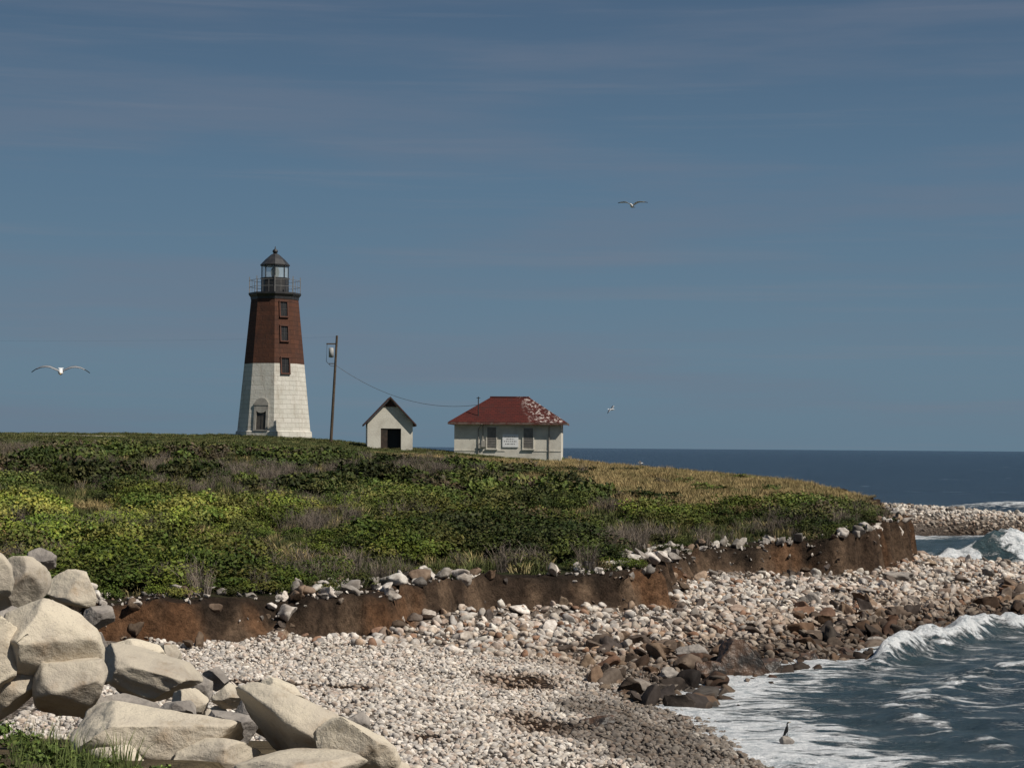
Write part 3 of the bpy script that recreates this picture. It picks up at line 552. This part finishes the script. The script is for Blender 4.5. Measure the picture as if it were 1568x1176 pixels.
# ---------------------------------------------------------------- utility pole + cables
pb=survey(506,676,152); pt=survey(516,514,152); pb.z-=.8
wood=mk("pole_wood",(.10,.072,.05),(.06,.045,.034),6,.9,.4,20)
UP=empty("utility_pole",(pb.x,pb.y,pb.z)); d=pt-pb
part(UP,"pole",tube([(0,0,0),d],[.13,.09],10),wood)
q=d*.82; part(UP,"transformer",rings([(0,.02),(.03,.2),(.75,.2),(.8,.1)],14),mk("grey_steel",(.38,.38,.37),(.26,.26,.26),3,.5),True,loc=(q.x-.36,q.y-.05,q.z-.1))
part(UP,"crossarm",merge(box(q.x-.75,q.x+.1,q.y-.06,q.y+.06,q.z+.95,q.z+1.05),tube([(q.x-.7,q.y,q.z+1.0),(q.x-.75,q.y,q.z-.4),(q.x-.4,q.y,q.z-.75),(q.x,q.y,q.z-.8)],[.02]*4,5),box(q.x-.55,q.x,q.y-.05,q.y+.05,q.z-.6,q.z-.54)),wood)
def cable(name,a,b,sag,r=.016):
    P=[];n=24
    for i in range(n+1):
        t=i/n; p=a.lerp(b,t); p.z-=sag*4*t*(1-t); P.append(p)
    obj(name,mesh(name,*tube(P,[r]*(n+1),5),blk))
cable("power_cable",survey(515,560,152),survey(731,620,150.5),1.15); cable("power_cable",survey(515,516,152),Vector((-60,165,15.0)),.3,.003)
X=np.linspace(-41,-30,60); V=[];Fc=[]
for i,x in enumerate(X):
    for s in (-.8,.8): y=148+.04*(x+30)+s; V.append((x,y,H(x,y)+.05))
for i in range(59): Fc.append((2*i,2*i+2,2*i+3,2*i+1))
obj("gravel_path",mesh("gravel_path",V,Fc,mk("gravel",(.40,.36,.28),(.3,.27,.2),4,.95)))
p=survey(884,716,152); FH=empty("fog_horn",(p.x,p.y,4.45))
sw=mk("horn_white",(.6,.6,.58),(.5,.5,.48),3,.5)
part(FH,"base",merge(box(-.35,.35,-.3,.3,-.6,.25)),grt); part(FH,"drums",merge(rings([(.25,.26),(.5,.28),(.62,.18),(.66,.02)],14)),sw,True); part(FH,"post",merge(tube([(-.6,0,-.5),(-.6,0,.75)],[.05,.05],6),box(-.75,-.45,-.1,.1,.7,.9)),shu)
# ---------------------------------------------------------------- birds
gw=mk("gull_white",(.80,.80,.78),(.72,.72,.71),6,.7); gg=mk("gull_grey",(.30,.31,.32),(.22,.23,.25),5,.7); bkf=mk("black_feather",(.015,.015,.016),(.03,.03,.03),5,.6); bill=mk("bill_yellow",(.6,.36,.05),(.5,.3,.04),5,.5)
def gull(loc,span,hd,prof,bank=0,pitch=0):
    E=empty("flying_gull",loc); E.rotation_euler=(pitch,bank,hd); s=span/2/.70
    k=lambda L:[Vector(p)*s for p in L]
    part(E,"body",tube(k([(0,-.28,.03),(0,-.255,.032),(0,-.22,.03),(0,-.17,.015),(0,-.10,0),(0,0,-.01),(0,.10,0),(0,.17,.01),(0,.22,.012)]),[r*s for r in (.010,.032,.038,.042,.062,.070,.050,.028,.012)],12),gw,True)
    part(E,"bill",tube(k([(0,-.275,.03),(0,-.32,.024),(0,-.335,.016)]),[.010*s,.008*s,.002*s],6),bill,True)
    part(E,"tail",(k([(-.02,.17,.01),(.02,.17,.01),(.07,.31,.01),(.03,.325,.008),(-.03,.325,.008),(-.07,.31,.01)]),[(0,1,2,3,4,5)]),gw)
    st=[(0.0,.02,-.10,.09),(.12,.055,-.12,.08),(.25,.085,-.145,.055),(.36,.09,-.13,.05),(.48,.075,-.09,.06),(.58,.05,-.04,.065),(.66,.02,.02,.075),(.70,0,.07,.085)]
    for side in (-1,1):
        V=[]
        for (x,_,y0,y1),z in zip(st,prof):
            V+= [Vector((side*x,y0,z))*s,Vector((side*x,y0+(y1-y0)*.3,z+.016))*s,Vector((side*x,y1,z-.004))*s,Vector((side*x,y0+(y1-y0)*.3,z-.010))*s]
        Fi=[];Fo=[]
        for i in range(7):
            for j in range(4):
                f=(i*4+j,i*4+(j+1)%4,i*4+4+(j+1)%4,i*4+4+j); (Fo if i>=5 else Fi).append(f)
        n_="wing_right" if side>0 else "wing_left"
        part(E,n_,(V,Fi),gg,True); part(E,n_+"_tip",(V,Fo),bkf,True)
        part(E,n_+"_underside",([v-Vector((0,0,.010*s)) for v in V],[(i*4,i*4+4,i*4+6,i*4+2) for i in range(5)]),gw)
M=[.01,.07,.135,.145,.115,.06,-.01,-.05]
gull(survey(93,569,47),1.40,math.radians(12),M,.0,.30); gull(survey(968,316,88),1.44,math.radians(-20),[.02,.10,.17,.185,.185,.18,.17,.165],.02,-.12)
gull(survey(936,627,140),1.2,math.radians(60),M,-.5,.1); gull(survey(980,709,190),1.5,math.radians(80),[.02,.06,.08,.08,.06,.03,.0,-.03],.3,.1)
rp=survey(1204,1137,38.6); boulder("surf_stone",1204,1136,38.6,24,20,330,rg,0)
CB=empty("cormorant",(rp.x,rp.y,rp.z+.15)); CB.scale=(.85,.85,.95)
part(CB,"body",tube([(-.05,.05,-.02),(-.035,.03,.04),(0,0,.10),(.015,0,.17),(.018,-.01,.215),(.012,-.02,.25),(.03,-.03,.275),(.06,-.04,.285)],[.008,.03,.045,.034,.018,.014,.018,.008],10),bkf,True)
part(CB,"bill",tube([(.055,-.04,.285),(.10,-.05,.29)],[.007,.003],6),bill); part(CB,"tail",([(-.04,.05,.03),(-.06,.03,.03),(-.10,.07,-.06),(-.07,.09,-.06)],[(0,1,2,3)]),bkf)
part(CB,"legs",merge(tube([(-.015,0,.05),(-.015,0,-.06)],[.008,.006],5),tube([(.02,0,.05),(.02,0,-.06)],[.008,.006],5)),bkf)
# ---------------------------------------------------------------- light
SD=Vector((.84*.68,-.50*.68,.74)).normalized(); el=math.asin(SD.z); az=math.atan2(SD.x,SD.y)
L=bpy.data.lights.new("sun",'SUN'); L.energy=4.9; L.angle=math.radians(.5); L.color=(1,.94,.84); lo=bpy.data.objects.new("sun",L); scene.collection.objects.link(lo); lo.rotation_euler=(-SD).to_track_quat('-Z','Y').to_euler()
W=bpy.data.worlds.new("World"); scene.world=W; W.use_nodes=True; nt=W.node_tree; bg=nt.nodes['Background']; bg.inputs[1].default_value=.1
sk=nn(nt,'ShaderNodeTexSky',sky_type='NISHITA'); sk.sun_disc=False; sk.sun_elevation=el; sk.sun_rotation=az; sk.altitude=0
tc=nn(nt,'ShaderNodeTexCoord').outputs['Generated']; sp=nn(nt,'ShaderNodeSeparateXYZ'); nt.links.new(tc,sp.inputs[0])
cr=nn(nt,'ShaderNodeValToRGB'); nt.links.new(sp.outputs[2],cr.inputs[0]); E=cr.color_ramp.elements
E[0].position=0; E[0].color=(.128,.208,.280,1); E[1].position=.24; E[1].color=(.064,.118,.200,1)
e=E.new(.05); e.color=(.124,.208,.290,1); e=E.new(.14); e.color=(.095,.174,.265,1); e=E.new(1.); e.color=(.03,.065,.13,1)
sc=nn(nt,'ShaderNodeVectorMath',operation='SCALE'); sc.inputs['Scale'].default_value=9.6; nt.links.new(cr.outputs[0],sc.inputs[0])
cl=ramp(nt,noi(nt,1.6,6,mapping(nt,tc,(2.0,2.0,22),(0,.03,0)),.58),.42,.70)
cl2=ramp(nt,noi(nt,2.2,6,mapping(nt,tc,(1.6,1.6,46),(0,.05,.6)),.6),.50,.74)
c1=mixc(nt,sc.outputs[0],(1.42,1.74,2.38),math2(nt,'MULTIPLY',cl,.48)); c1=mixc(nt,c1,(1.75,2.0,2.55),math2(nt,'MULTIPLY',cl2,.28))
c2=mixc(nt,c1,sk.outputs[0],.04)
nt.links.new(c2,bg.inputs[0])
scene.view_settings.view_transform='Standard'; scene.view_settings.look='None'; scene.view_settings.exposure=0
print("shrubs",nsh)
